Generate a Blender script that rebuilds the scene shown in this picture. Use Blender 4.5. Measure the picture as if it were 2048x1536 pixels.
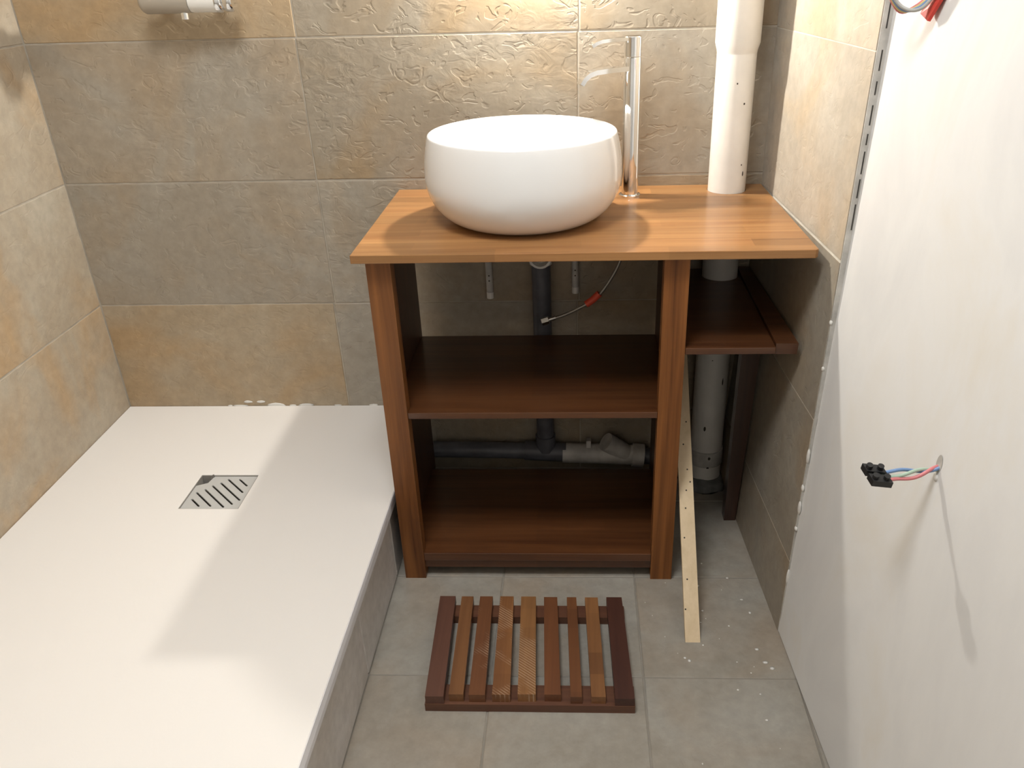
import bpy, bmesh, math, random
from mathutils import Vector, Matrix

# ------------------------------------------------------------------ scene reset
for o in list(bpy.data.objects):
    bpy.data.objects.remove(o, do_unlink=True)
scene = bpy.context.scene
C = scene.collection
random.seed(7)

# ------------------------------------------------------------------ camera
F, PPX, PPY = 1671.24, 1082.07, 806.97          # focal length and principal point, pixels of 2048x1536
YAW, PITCH, ROLL = 0.0519, -0.4937, 0.0293
cam_data = bpy.data.cameras.new('camera')
cam = bpy.data.objects.new('camera', cam_data)
C.objects.link(cam)
Rm = Matrix.Rotation(YAW, 3, 'Z') @ Matrix.Rotation(PITCH, 3, 'X') @ Matrix.Rotation(ROLL, 3, 'Y')
right, fwd, up = Rm.col[0], Rm.col[1], Rm.col[2]
M4 = Matrix((right, up, -fwd)).transposed().to_4x4()
M4.translation = Vector((1.1942, -1.9113, 1.2291))
cam.matrix_world = M4
cam_data.sensor_fit = 'HORIZONTAL'
cam_data.sensor_width = 36.0
cam_data.lens = 36.0 * F / 2048.0
cam_data.shift_x = -(PPX - 1024.0) / 2048.0
cam_data.shift_y = (PPY - 768.0) / 2048.0
cam_data.clip_start = 0.01
scene.camera = cam

# ------------------------------------------------------------------ world and exposure
world = bpy.data.worlds.new('world')
scene.world = world
world.use_nodes = True
world.node_tree.nodes['Background'].inputs[0].default_value = (0.8, 0.85, 1.0, 1)
world.node_tree.nodes['Background'].inputs[1].default_value = 0.3
vs = scene.view_settings
vs.view_transform = 'Standard'
vs.look = 'None'
vs.gamma = 1.0
vs.use_curve_mapping = False
vs.exposure = 0.0
BULB_POS = (1.115, -0.043, 1.34)
BULB_R = 0.017
BULB_STRENGTH = 2100.0
CEIL_STRENGTH = 32.0

# ------------------------------------------------------------------ materials
def nt(name):
    m = bpy.data.materials.new(name)
    m.use_nodes = True
    t = m.node_tree
    b = t.nodes['Principled BSDF']
    return m, t, b

def L(t, a, b):
    t.links.new(a, b)

def ramp(t, fac, stops, interp='LINEAR'):
    r = t.nodes.new('ShaderNodeValToRGB')
    r.color_ramp.interpolation = interp
    el = r.color_ramp.elements
    while len(el) < len(stops):
        el.new(0.5)
    for e, (p, c) in zip(el, stops):
        e.position = p
        e.color = (c[0], c[1], c[2], 1) if len(c) == 3 else c
    L(t, fac, r.inputs[0])
    return r.outputs[0]

def math_(t, op, a, b=None):
    n = t.nodes.new('ShaderNodeMath')
    n.operation = op
    for i, v in enumerate((a, b)):
        if v is None:
            continue
        if isinstance(v, (int, float)):
            n.inputs[i].default_value = v
        else:
            L(t, v, n.inputs[i])
    return n.outputs[0]

def mix(t, fac, a, b, blend='MIX'):
    n = t.nodes.new('ShaderNodeMix')
    n.data_type = 'RGBA'
    n.blend_type = blend
    for s, v in ((n.inputs[0], fac), (n.inputs[6], a), (n.inputs[7], b)):
        if isinstance(v, (int, float)):
            s.default_value = v
        elif isinstance(v, tuple):
            s.default_value = (v[0], v[1], v[2], 1)
        else:
            L(t, v, s)
    return n.outputs[2]

def coords(t, scale=(1, 1, 1), rand=True):
    tc = t.nodes.new('ShaderNodeTexCoord')
    src = tc.outputs['Object']
    if rand:
        oi = t.nodes.new('ShaderNodeObjectInfo')
        cm = t.nodes.new('ShaderNodeCombineXYZ')
        for i, k in enumerate((37.0, 53.0, 71.0)):
            L(t, math_(t, 'MULTIPLY', oi.outputs['Random'], k), cm.inputs[i])
        va = t.nodes.new('ShaderNodeVectorMath')
        va.operation = 'ADD'
        L(t, src, va.inputs[0])
        L(t, cm.outputs[0], va.inputs[1])
        src = va.outputs[0]
    mp = t.nodes.new('ShaderNodeMapping')
    mp.inputs['Scale'].default_value = scale
    L(t, src, mp.inputs[0])
    return mp.outputs[0]

def noise(t, vec, scale, detail=3.0, rough=0.55, dist=0.0):
    n = t.nodes.new('ShaderNodeTexNoise')
    n.inputs['Scale'].default_value = scale
    n.inputs['Detail'].default_value = detail
    n.inputs['Roughness'].default_value = rough
    n.inputs['Distortion'].default_value = dist
    L(t, vec, n.inputs['Vector'])
    return n.outputs[0]

def bump(t, b, h, strength, dist, prev=None):
    n = t.nodes.new('ShaderNodeBump')
    n.inputs['Strength'].default_value = strength
    n.inputs['Distance'].default_value = dist
    L(t, h, n.inputs['Height'])
    if prev is not None:
        L(t, prev, n.inputs['Normal'])
    L(t, n.outputs[0], b.inputs['Normal'])
    return n.outputs[0]

def tile_mat(name, base, warm, pale, relief=1.0, rough=0.5, warm_amt=1.0, gloss=0.35):
    m, t, b = nt(name)
    v = coords(t)
    vb = coords(t, (1, 1, 1.6))
    big = noise(t, v, 3.2, 4, 0.55, 0.6)
    warmf = ramp(t, big, [(0.47, (0, 0, 0)), (0.68, (warm_amt,) * 3)])
    big2 = noise(t, v, 5.3, 5, 0.6, 0.3)
    palef = ramp(t, big2, [(0.42, (0, 0, 0)), (0.75, (1, 1, 1))])
    fine = noise(t, v, 42, 4, 0.65)
    c = mix(t, palef, base, pale)
    c = mix(t, warmf, c, warm)
    shade = ramp(t, fine, [(0.25, (0.86, 0.86, 0.86)), (0.75, (1.1, 1.1, 1.1))])
    c = mix(t, 1.0, c, shade, 'MULTIPLY')
    L(t, c, b.inputs['Base Color'])
    b.inputs['Roughness'].default_value = rough
    b.inputs['Specular IOR Level'].default_value = gloss
    # worn stone relief: ridges, chips and fine grain
    ridg = noise(t, coords(t, (1.0, 1.0, 1.5)), 24, 3, 0.55, 1.0)
    amp = ramp(t, noise(t, v, 4.0, 2), [(0.38, (0.15, 0.15, 0.15)), (0.66, (1, 1, 1))])
    chip = ramp(t, noise(t, coords(t, (1.0, 1.0, 1.4)), 24, 2, 0.5, 1.3), [(0.36, (0, 0, 0)), (0.42, (1, 1, 1))])
    h = math_(t, 'ADD', math_(t, 'MULTIPLY', ridg, amp), math_(t, 'MULTIPLY', chip, 0.30))
    n1 = bump(t, b, h, 0.52 * relief, 0.005)
    bump(t, b, noise(t, v, 90, 3, 0.6), 0.13 * relief, 0.0015, n1)
    return m

def plain(name, col, rough=0.5, metal=0.0, spec=0.5, bumpy=0.0, bscale=200, var=0.0, vscale=8, coat=0.0):
    m, t, b = nt(name)
    v = coords(t, rand=False)
    if var > 0:
        n = noise(t, v, vscale, 4)
        k = ramp(t, n, [(0.3, (1 - var,) * 3), (0.7, (1 + var,) * 3)])
        L(t, mix(t, 1.0, col, k, 'MULTIPLY'), b.inputs['Base Color'])
    else:
        b.inputs['Base Color'].default_value = (*col, 1)
    b.inputs['Roughness'].default_value = rough
    b.inputs['Metallic'].default_value = metal
    b.inputs['Specular IOR Level'].default_value = spec
    if coat:
        b.inputs['Coat Weight'].default_value = coat
        b.inputs['Coat Roughness'].default_value = 0.06
    if bumpy > 0:
        bump(t, b, noise(t, v, bscale, 3), bumpy, 0.001)
    return m

def wood_mat(name, dark, light, axis='X', rough=0.32, coat=0.35, staves=False, contrast=1.0, scratch=False, patchy=0.0):
    m, t, b = nt(name)
    s = {'X': (1.6, 34, 34), 'Y': (34, 1.6, 34), 'Z': (34, 34, 1.6)}[axis]
    s2 = {'X': (3, 130, 130), 'Y': (130, 3, 130), 'Z': (130, 130, 3)}[axis]
    g = noise(t, coords(t, s), 1.0, 4, 0.6, 0.8)
    g2 = noise(t, coords(t, s2), 1.0, 2, 0.6)
    gg = math_(t, 'ADD', math_(t, 'MULTIPLY', g, 0.7), math_(t, 'MULTIPLY', g2, 0.3))
    c = ramp(t, gg, [(0.5 - 0.2 / contrast, dark), (0.5 + 0.2 / contrast, light)])
    if staves:
        br = t.nodes.new('ShaderNodeTexBrick')
        L(t, coords(t, (1, 1, 1), rand=False), br.inputs['Vector'])
        br.inputs['Scale'].default_value = 1.0
        br.inputs['Brick Width'].default_value = 0.31
        br.inputs['Row Height'].default_value = 0.042
        br.inputs['Mortar Size'].default_value = 0.0
        br.inputs['Color1'].default_value = (0.78, 0.78, 0.78, 1)
        br.inputs['Color2'].default_value = (1.16, 1.12, 1.08, 1)
        c = mix(t, 0.75, c, br.outputs['Color'], 'MULTIPLY')
    if patchy > 0:
        br = t.nodes.new('ShaderNodeTexBrick')
        L(t, coords(t, (1, 1, 1)), br.inputs['Vector'])
        br.inputs['Scale'].default_value = 1.0
        br.inputs['Brick Width'].default_value = 0.6
        br.inputs['Row Height'].default_value = 0.055
        br.inputs['Mortar Size'].default_value = 0.0
        br.inputs['Color1'].default_value = (0.5, 0.42, 0.4, 1)
        br.inputs['Color2'].default_value = (1.25, 1.25, 1.2, 1)
        c = mix(t, patchy, c, br.outputs['Color'], 'MULTIPLY')
    if scratch:
        w = t.nodes.new('ShaderNodeTexWave')
        w.wave_type = 'BANDS'
        mp = t.nodes.new('ShaderNodeMapping')
        mp.inputs['Rotation'].default_value = (0, 0, math.radians(-52))
        L(t, coords(t, (1, 1, 1), rand=False), mp.inputs[0])
        L(t, mp.outputs[0], w.inputs['Vector'])
        w.inputs['Scale'].default_value = 62
        w.inputs['Distortion'].default_value = 0.3
        msk = ramp(t, noise(t, coords(t, (1, 1, 1)), 13, 2), [(0.47, (0, 0, 0)), (0.56, (1, 1, 1))])
        lines = ramp(t, w.outputs[0], [(0.72, (0, 0, 0)), (0.92, (0.55, 0.55, 0.55))])
        f = math_(t, 'MULTIPLY', msk, lines)
        c = mix(t, f, c, (0.55, 0.42, 0.30))
    oi = t.nodes.new('ShaderNodeObjectInfo')
    k = ramp(t, oi.outputs['Random'], [(0.0, (0.9, 0.9, 0.9)), (1.0, (1.1, 1.08, 1.06))])
    c = mix(t, 1.0, c, k, 'MULTIPLY')
    L(t, c, b.inputs['Base Color'])
    b.inputs['Roughness'].default_value = rough
    b.inputs['Coat Weight'].default_value = coat
    b.inputs['Coat Roughness'].default_value = 0.12
    bump(t, b, gg, 0.12, 0.001)
    return m

MT = {}
MT['tile'] = tile_mat('stone_tile', (0.295, 0.248, 0.186), (0.33, 0.235, 0.135), (0.345, 0.305, 0.245), 1.0, 0.42, 0.8)
MT['tile_warm'] = tile_mat('stone_tile_ochre', (0.385, 0.30, 0.20), (0.41, 0.285, 0.16), (0.43, 0.36, 0.265), 0.7, 0.45, 1.0)
MT['tile_cool'] = tile_mat('stone_tile_taupe', (0.325, 0.28, 0.22), (0.36, 0.255, 0.15), (0.37, 0.335, 0.28), 0.7, 0.45, 0.55)
MT['tile_left'] = tile_mat('stone_tile_shower_side', (0.40, 0.33, 0.245), (0.45, 0.30, 0.16), (0.46, 0.41, 0.33), 0.6, 0.5)
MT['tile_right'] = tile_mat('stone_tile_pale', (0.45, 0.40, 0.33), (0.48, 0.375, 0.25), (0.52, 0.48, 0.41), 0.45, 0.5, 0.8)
MT['tile_right_shaded'] = tile_mat('stone_tile_pale_shaded', (0.31, 0.27, 0.215), (0.33, 0.25, 0.165), (0.36, 0.325, 0.27), 0.45, 0.5, 0.8)  # lower right-wall rows: shade below the worktop put into the tile colour
MT['floor_tile'] = tile_mat('floor_stone_tile', (0.30, 0.27, 0.225), (0.325, 0.26, 0.195), (0.365, 0.345, 0.305), 0.25, 0.5, 0.7)
MT['plinth_tile'] = tile_mat('plinth_stone_tile', (0.58, 0.54, 0.50), (0.57, 0.50, 0.45), (0.66, 0.63, 0.61), 0.2, 0.5, 0.6)
MT['grout'] = plain('grout', (0.40, 0.355, 0.29), 0.9, var=0.2, vscale=20)
MT['grout_pale'] = plain('pale_grout', (0.66, 0.62, 0.54), 0.9, var=0.15, vscale=20)
MT['floor_grout'] = plain('floor_grout', (0.25, 0.225, 0.19), 0.9, var=0.15, vscale=20)
MT['mortar'] = plain('grey_mortar', (0.46, 0.44, 0.405), 0.9, bumpy=0.4, bscale=120, var=0.2, vscale=30)
MT['filler'] = plain('white_filler', (0.72, 0.70, 0.66), 0.8, bumpy=0.3)
MT['slot'] = plain('dark_gap', (0.05, 0.045, 0.04), 0.9)
MT['tray'] = plain('mineral_tray', (0.80, 0.765, 0.725), 0.55, bumpy=0.12, bscale=150, spec=0.35)
MT['lip'] = plain('tray_rim', (0.74, 0.72, 0.73), 0.6)
MT['ceramic'] = plain('glazed_ceramic', (0.80, 0.79, 0.775), 0.12, spec=0.5, coat=0.3)
MT['chrome'] = plain('chrome', (0.86, 0.87, 0.88), 0.06, 1.0)
MT['steel'] = plain('brushed_steel', (0.62, 0.62, 0.60), 0.33, 1.0)
MT['plate'] = plain('satin_steel_plate', (0.60, 0.60, 0.585), 0.42, 0.25)
MT['collar'] = plain('grey_drain_collar', (0.32, 0.30, 0.27), 0.6)
MT['pan'] = plain('drain_pan_shadow_grey', (0.14, 0.125, 0.11), 0.6)
MT['braid'] = plain('steel_braid', (0.42, 0.40, 0.36), 0.4, 0.8, bumpy=0.6, bscale=700)
MT['pvc_white'] = plain('white_pvc', (0.80, 0.77, 0.72), 0.38, var=0.06, vscale=14)
MT['pvc_dirty'] = plain('stained_white_pvc', (0.55, 0.53, 0.50), 0.5, var=0.25, vscale=22)
MT['pvc_grey'] = plain('grey_pvc', (0.10, 0.10, 0.115), 0.42, var=0.25, vscale=25)
MT['white_plastic'] = plain('white_plastic', (0.80, 0.78, 0.73), 0.25)
MT['grey_plastic'] = plain('satin_grey', (0.45, 0.41, 0.35), 0.4, 0.3)
MT['red'] = plain('red_plastic', (0.62, 0.06, 0.045), 0.4)
MT['redtag'] = plain('red_tag', (0.80, 0.10, 0.05), 0.5)
MT['wire_red'] = plain('wire_red', (0.62, 0.20, 0.21), 0.4)
MT['wire_blue'] = plain('wire_blue', (0.16, 0.27, 0.48), 0.4)
MT['wire_green'] = plain('wire_green', (0.38, 0.50, 0.40), 0.4)
MT['wire_grey'] = plain('wire_grey', (0.40, 0.40, 0.38), 0.4)
MT['wire_yellow'] = plain('wire_yellow', (0.60, 0.50, 0.22), 0.4)
MT['black'] = plain('black_plastic', (0.012, 0.012, 0.013), 0.4)
MT['dark'] = plain('dark_spot', (0.05, 0.04, 0.03), 0.8)
MT['cement'] = plain('cement', (0.20, 0.20, 0.19), 0.95, bumpy=0.8, bscale=80, var=0.3, vscale=30)
MT['ceiling'] = plain('ceiling_paint', (0.80, 0.79, 0.77), 0.9)
MT['paint'] = plain('wall_paint', (0.72, 0.70, 0.67), 0.9)
MT['wood_post'] = wood_mat('varnished_oak_upright', (0.090, 0.029, 0.008), (0.28, 0.108, 0.029), 'Z', contrast=1.1, coat=0.08, rough=0.4)
MT['wood_post'].node_tree.nodes['Principled BSDF'].inputs['Specular IOR Level'].default_value = 0.3
MT['wood_panel_shaded'] = wood_mat('shaded_oak_panel', (0.034, 0.012, 0.006), (0.085, 0.033, 0.014), 'Z', coat=0.08, rough=0.45)  # cabinet oak darkened, with the shade of the interior in its colour
MT['wood_corner'] = wood_mat('dark_varnished_shelf', (0.045, 0.015, 0.006), (0.115, 0.044, 0.016), 'X', coat=0.2)
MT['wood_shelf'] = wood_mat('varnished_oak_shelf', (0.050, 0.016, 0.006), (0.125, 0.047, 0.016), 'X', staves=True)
MT['wood_top'] = wood_mat('varnished_oak_worktop', (0.245, 0.106, 0.038), (0.42, 0.228, 0.090), 'X', rough=0.34, coat=0.22, staves=True)
MT['wood_top'].node_tree.nodes['Principled BSDF'].inputs['Specular IOR Level'].default_value = 0.3
MT['wood_dark'] = wood_mat('dark_stained_batten', (0.028, 0.010, 0.006), (0.065, 0.025, 0.013), 'Z')
MT['lath'] = wood_mat('raw_pine', (0.58, 0.45, 0.28), (0.72, 0.58, 0.40), 'Z', rough=0.7, coat=0.0, contrast=0.8)

def emit_mat(name, col, strength):
    m, t, b = nt(name)
    b.inputs['Emission Color'].default_value = (*col, 1)
    b.inputs['Emission Strength'].default_value = strength
    b.inputs['Base Color'].default_value = (0.8, 0.8, 0.8, 1)
    return m

def plaster_mat():
    m, t, b = nt('raw_plaster')
    v = coords(t, (1, 1, 0.55), rand=False)
    n = noise(t, v, 4.5, 5, 0.6, 0.5)
    c = ramp(t, n, [(0.35, (0.69, 0.685, 0.68)), (0.52, (0.74, 0.735, 0.725)), (0.68, (0.72, 0.695, 0.65))])
    L(t, c, b.inputs['Base Color'])
    b.inputs['Roughness'].default_value = 0.85
    b.inputs['Specular IOR Level'].default_value = 0.25
    bump(t, b, noise(t, v, 12, 5, 0.6), 0.15, 0.004)
    return m
MT['plaster'] = plaster_mat()

# ------------------------------------------------------------------ object helpers
ORIG = {}

def tag(o, label=None, cat=None, group=None, kind=None):
    if label: o['label'] = label
    if cat: o['category'] = cat
    if group: o['group'] = group
    if kind: o['kind'] = kind
    return o

def empty(name, loc, label, cat, group=None):
    e = bpy.data.objects.new(name, None)
    e.location = loc
    e.empty_display_size = 0.05
    C.objects.link(e)
    ORIG[e] = Vector(loc)
    return tag(e, label, cat, group)

def link(name, me, mat, loc, parent=None):
    o = bpy.data.objects.new(name, me)
    C.objects.link(o)
    if mat is not None and not me.materials:
        me.materials.append(MT[mat] if isinstance(mat, str) else mat)
    loc = Vector(loc)
    ORIG[o] = loc
    if parent is not None:
        o.parent = parent
        o.location = loc - ORIG[parent]
    else:
        o.location = loc
    return o

def finish(bm, name, mat, parent=None, loc=None, smooth=False, bevel=0.0, seg=2, auto=None):
    """bm in world coordinates -> object whose origin is the bounding box centre (or loc)"""
    if bevel > 0:
        es = [e for e in bm.edges if e.is_manifold and e.calc_face_angle(0) > 0.5]
        bmesh.ops.bevel(bm, geom=es, offset=bevel, segments=seg, profile=0.5, affect='EDGES')
    bmesh.ops.recalc_face_normals(bm, faces=bm.faces)
    if loc is None:
        xs = [v.co for v in bm.verts]
        lo = Vector([min(c[i] for c in xs) for i in range(3)])
        hi = Vector([max(c[i] for c in xs) for i in range(3)])
        loc = (lo + hi) / 2
    loc = Vector(loc)
    for v in bm.verts:
        v.co -= loc
    if smooth:
        for f in bm.faces:
            f.smooth = True
        if auto is not None:
            for e in bm.edges:
                if e.is_manifold and e.calc_face_angle(0) > auto:
                    e.smooth = False
    me = bpy.data.meshes.new(name)
    bm.to_mesh(me)
    bm.free()
    return link(name, me, mat, loc, parent)

def hexa(bm, c8):
    """c8: 8 corners, bottom 4 ccw then top 4 ccw"""
    vs_ = [bm.verts.new(c) for c in c8]
    for f in ((3, 2, 1, 0), (4, 5, 6, 7), (0, 1, 5, 4), (1, 2, 6, 5), (2, 3, 7, 6), (3, 0, 4, 7)):
        bm.faces.new([vs_[i] for i in f])

def boxbm(x0, x1, y0, y1, z0, z1, bm=None):
    bm = bm or bmesh.new()
    hexa(bm, [(x0, y0, z0), (x1, y0, z0), (x1, y1, z0), (x0, y1, z0),
              (x0, y0, z1), (x1, y0, z1), (x1, y1, z1), (x0, y1, z1)])
    return bm

def box(name, x0, x1, y0, y1, z0, z1, mat, parent=None, bevel=0.0, seg=2):
    return finish(boxbm(x0, x1, y0, y1, z0, z1), name, mat, parent, bevel=bevel, seg=seg)

def prism(name, poly, z0, z1, mat, parent=None, bevel=0.0, holes=(), seg=2):
    """horizontal polygon extruded; holes are (x, y, r) or a polygon list"""
    bm = bmesh.new()
    def loop(pts, z):
        vv = [bm.verts.new((x, y, z)) for x, y in pts]
        ee = [bm.edges.new((vv[i], vv[(i + 1) % len(vv)])) for i in range(len(vv))]
        return vv, ee
    loops = [poly]
    for h in holes:
        if isinstance(h, tuple):
            x, y, r = h
            loops.append([(x + r * math.cos(2 * math.pi * k / 32), y + r * math.sin(2 * math.pi * k / 32)) for k in range(32)])
        else:
            loops.append(h)
    eb = []
    for pts in loops:
        eb += loop(pts, z0)[1]
    bmesh.ops.triangle_fill(bm, use_beauty=True, use_dissolve=True, edges=eb)
    bmesh.ops.dissolve_limit(bm, angle_limit=0.01, verts=bm.verts, edges=bm.edges)
    g = bmesh.ops.extrude_face_region(bm, geom=list(bm.faces))
    for v in g['geom']:
        if isinstance(v, bmesh.types.BMVert):
            v.co.z = z1
    bmesh.ops.recalc_face_normals(bm, faces=bm.faces)
    return finish(bm, name, mat, parent, bevel=bevel, seg=seg)

def lathe(name, prof, cx, cy, mat, parent=None, n=64, auto=0.7):
    """prof: (r, z) list; open ends with r=0 are closed"""
    bm = bmesh.new()
    rings = []
    for r, z in prof:
        if r < 1e-6:
            rings.append([bm.verts.new((cx, cy, z))])
        else:
            rings.append([bm.verts.new((cx + r * math.cos(2 * math.pi * k / n), cy + r * math.sin(2 * math.pi * k / n), z)) for k in range(n)])
    for a, b in zip(rings[:-1], rings[1:]):
        for k in range(n):
            k2 = (k + 1) % n
            if len(a) == 1 and len(b) == 1:
                continue
            if len(a) == 1:
                bm.faces.new((a[0], b[k], b[k2]))
            elif len(b) == 1:
                bm.faces.new((a[k], b[0], a[k2]))
            else:
                bm.faces.new((a[k], b[k], b[k2], a[k2]))
    return finish(bm, name, mat, parent, smooth=True, auto=auto)

def catmull(pts, n=8):
    P = [Vector(p) for p in pts]
    P = [2 * P[0] - P[1]] + P + [2 * P[-1] - P[-2]]
    out = []
    for i in range(1, len(P) - 2):
        for k in range(n):
            t = k / n
            a, b, c, d = P[i - 1], P[i], P[i + 1], P[i + 2]
            out.append(0.5 * ((2 * b) + (c - a) * t + (2 * a - 5 * b + 4 * c - d) * t * t + (3 * b - a - 3 * c + d) * t ** 3))
    out.append(P[-2])
    return out

def tubebm(pts, r, bm=None, n=12, cap=True, rad=None):
    bm = bm or bmesh.new()
    P = [Vector(p) for p in pts]
    prev = None
    rings = []
    for i, p in enumerate(P):
        d = (P[min(i + 1, len(P) - 1)] - P[max(i - 1, 0)]).normalized()
        if prev is None:
            u = d.cross(Vector((0, 0, 1)))
            if u.length < 0.1:
                u = d.cross(Vector((0, 1, 0)))
            u.normalize()
        else:
            u = (prev - d * prev.dot(d)).normalized()
        prev = u
        w = d.cross(u)
        rr = rad[i] if rad else r
        rings.append([bm.verts.new(p + rr * (math.cos(2 * math.pi * k / n) * u + math.sin(2 * math.pi * k / n) * w)) for k in range(n)])
    for a, b in zip(rings[:-1], rings[1:]):
        for k in range(n):
            bm.faces.new((a[k], a[(k + 1) % n], b[(k + 1) % n], b[k]))
    if cap:
        bm.faces.new(rings[0][::-1])
        bm.faces.new(rings[-1])
    return bm

def tube(name, pts, r, mat, parent=None, n=12, rad=None):
    return finish(tubebm(pts, r, n=n, rad=rad), name, mat, parent, smooth=True, auto=0.9)

def hollow(name, p0, p1, ro, ri, mat, parent=None, n=28):
    """open pipe between two points, with wall thickness"""
    bm = bmesh.new()
    p0, p1 = Vector(p0), Vector(p1)
    d = (p1 - p0).normalized()
    u = d.cross(Vector((0, 0, 1)))
    if u.length < 0.1:
        u = d.cross(Vector((0, 1, 0)))
    u.normalize()
    w = d.cross(u)
    R_ = []
    for p, r in ((p0, ro), (p1, ro), (p1, ri), (p0, ri)):
        R_.append([bm.verts.new(p + r * (math.cos(2 * math.pi * k / n) * u + math.sin(2 * math.pi * k / n) * w)) for k in range(n)])
    for i in range(4):
        a, b = R_[i], R_[(i + 1) % 4]
        for k in range(n):
            bm.faces.new((a[k], a[(k + 1) % n], b[(k + 1) % n], b[k]))
    return finish(bm, name, mat, parent, smooth=True, auto=0.7)

# ------------------------------------------------------------------ the setting
ROOM_Y0, ROOM_Z1 = -2.75, 2.42
# right wall leans a little: x as a function of depth and height
def wx(y, z):
    zz = min(z, 1.3)
    return 1.562 - 0.055 * y + 0.060 * zz - max(0.0, 0.060 * zz - 0.045) * (1.0 - min(1.0, -y / 0.47))
def bound(z):                      # where the wall tiles stop and the bare plaster starts
    return -0.614 + 0.108 * min(z, 1.2)
def plx(y, z):                     # face of the plaster, a little behind the tile faces
    return wx(y, z) + 0.001 + 0.013 * min(z, 1.2)

floor = box('floor', -0.1, 1.95, ROOM_Y0 - 0.1, 0.12, -0.12, -0.0015, 'floor_grout')
tag(floor, 'grey stone-look tiled floor between the shower tray and the right wall', kind='structure')
JOINT = 0.0024

def tile_mesh(cache, sx, sy, sz, bev=0.0016):
    key = (round(sx, 4), round(sy, 4), round(sz, 4))
    if key not in cache:
        bm = boxbm(-sx / 2, sx / 2, -sy / 2, sy / 2, -sz / 2, sz / 2)
        bmesh.ops.bevel(bm, geom=list(bm.edges), offset=bev, segments=1, affect='EDGES')
        me = bpy.data.meshes.new('tile')
        bm.to_mesh(me)
        bm.free()
        cache[key] = me
    return cache[key]

cache_f = {}
FX = [0.7808, 1.0225, 1.315, 1.6075]
FY = [0.0 + 0.0, -0.156, -0.4487, -0.7412, -1.0337, -1.3262, -1.6187, -1.9112, -2.2037, -2.4962, ROOM_Y0]
FY[0] = 0.001
for i in range(len(FX)):
    xa = FX[i]
    xb = FX[i + 1] if i + 1 < len(FX) else 1.80
    for j in range(len(FY) - 1):
        ya, yb = FY[j], FY[j + 1]
        x1 = xb - JOINT / 2
        if i == 3:
            x1 = 1.80
        me = tile_mesh(cache_f, x1 - xa - JOINT / 2, ya - yb - JOINT, 0.008)
        link('tile', me, 'floor_tile', ((xa + JOINT / 2 + x1) / 2, (ya + yb) / 2, -0.004 + random.uniform(-0.0004, 0.0)), floor)
# floor tiles also run along the front of the room in place of the tray
for j, ya in enumerate(FY):
    if ya > -1.9 or j + 1 >= len(FY):
        continue
    for xa in (0.0, 0.2, 0.4925):
        xb = {0.0: 0.2, 0.2: 0.4925, 0.4925: 0.785}[xa]
        me = tile_mesh(cache_f, xb - xa - JOINT, ya - FY[j + 1] - JOINT, 0.008)
        link('tile', me, 'floor_tile', ((xa + xb) / 2, (ya + FY[j + 1]) / 2, -0.004), floor)

wall_back = box('wall_back', -0.1, 1.90, 0.0014, 0.12, -0.12, ROOM_Z1, 'grout')
tag(wall_back, 'beige and ochre stone-tiled wall behind the washbasin', kind='structure')
ROWS = [-0.0, 0.182, 0.483, 0.784, 1.085, 1.386, 1.687, 1.988, 2.289, ROOM_Z1]
SEAMS = {1: 0.590, 2: 0.594, 3: 0.594, 4: 0.597}
cache_b = {}
for r in range(len(ROWS) - 1):
    z0, z1 = ROWS[r], ROWS[r + 1]
    s = SEAMS.get(r, 0.5955)
    for ci, (xa, xb) in enumerate(((0.0, s), (s, s + 0.601), (s + 0.601, 1.70))):
        jz = random.uniform(-0.0004, 0.0004)
        me = tile_mesh(cache_b, xb - xa - JOINT, 0.009, z1 - z0 - JOINT)
        tm = {(4, 0): 'tile_warm', (3, 0): 'tile_cool', (2, 0): 'tile_cool', (1, 0): 'tile_warm', (3, 2): 'tile_cool', (2, 1): 'tile_cool', (1, 1): 'tile_cool', (6, 0): 'tile_cool'}.get((r, ci), 'tile')
        me = me.copy() if me.materials and me.materials[0] != MT[tm] else me
        me.materials.clear()
        link('tile', me, tm, ((xa + xb) / 2, 0.0045 + random.uniform(-0.0004, 0.0004), (z0 + z1) / 2 + jz), wall_back)

wall_left = box('wall_left', -0.12, -0.0014, ROOM_Y0 - 0.1, 0.12, -0.12, ROOM_Z1, 'grout')
tag(wall_left, 'warm beige stone-tiled wall beside the shower tray', kind='structure')
cache_l = {}
YL = [0.0, -0.598, -1.199, -1.80, -2.40, ROOM_Y0]
for r in range(len(ROWS) - 1):
    z0, z1 = ROWS[r], ROWS[r + 1]
    for j in range(len(YL) - 1):
        me = tile_mesh(cache_l, 0.009, YL[j] - YL[j + 1] - JOINT, z1 - z0 - JOINT)
        link('tile', me, 'tile_left', (-0.0045 + random.uniform(-0.0005, 0.0), (YL[j] + YL[j + 1]) / 2, (z0 + z1) / 2), wall_left)

# right wall: leaning tiled part
def wallhexa(bm, yz, f0, f1):
    """yz: 4 (y,z) corners ccw; f0,f1 give the face and back x for (y,z)"""
    hexa(bm, [(f0(y, z), y, z) for y, z in yz] + [(f1(y, z), y, z) for y, z in yz])

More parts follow.
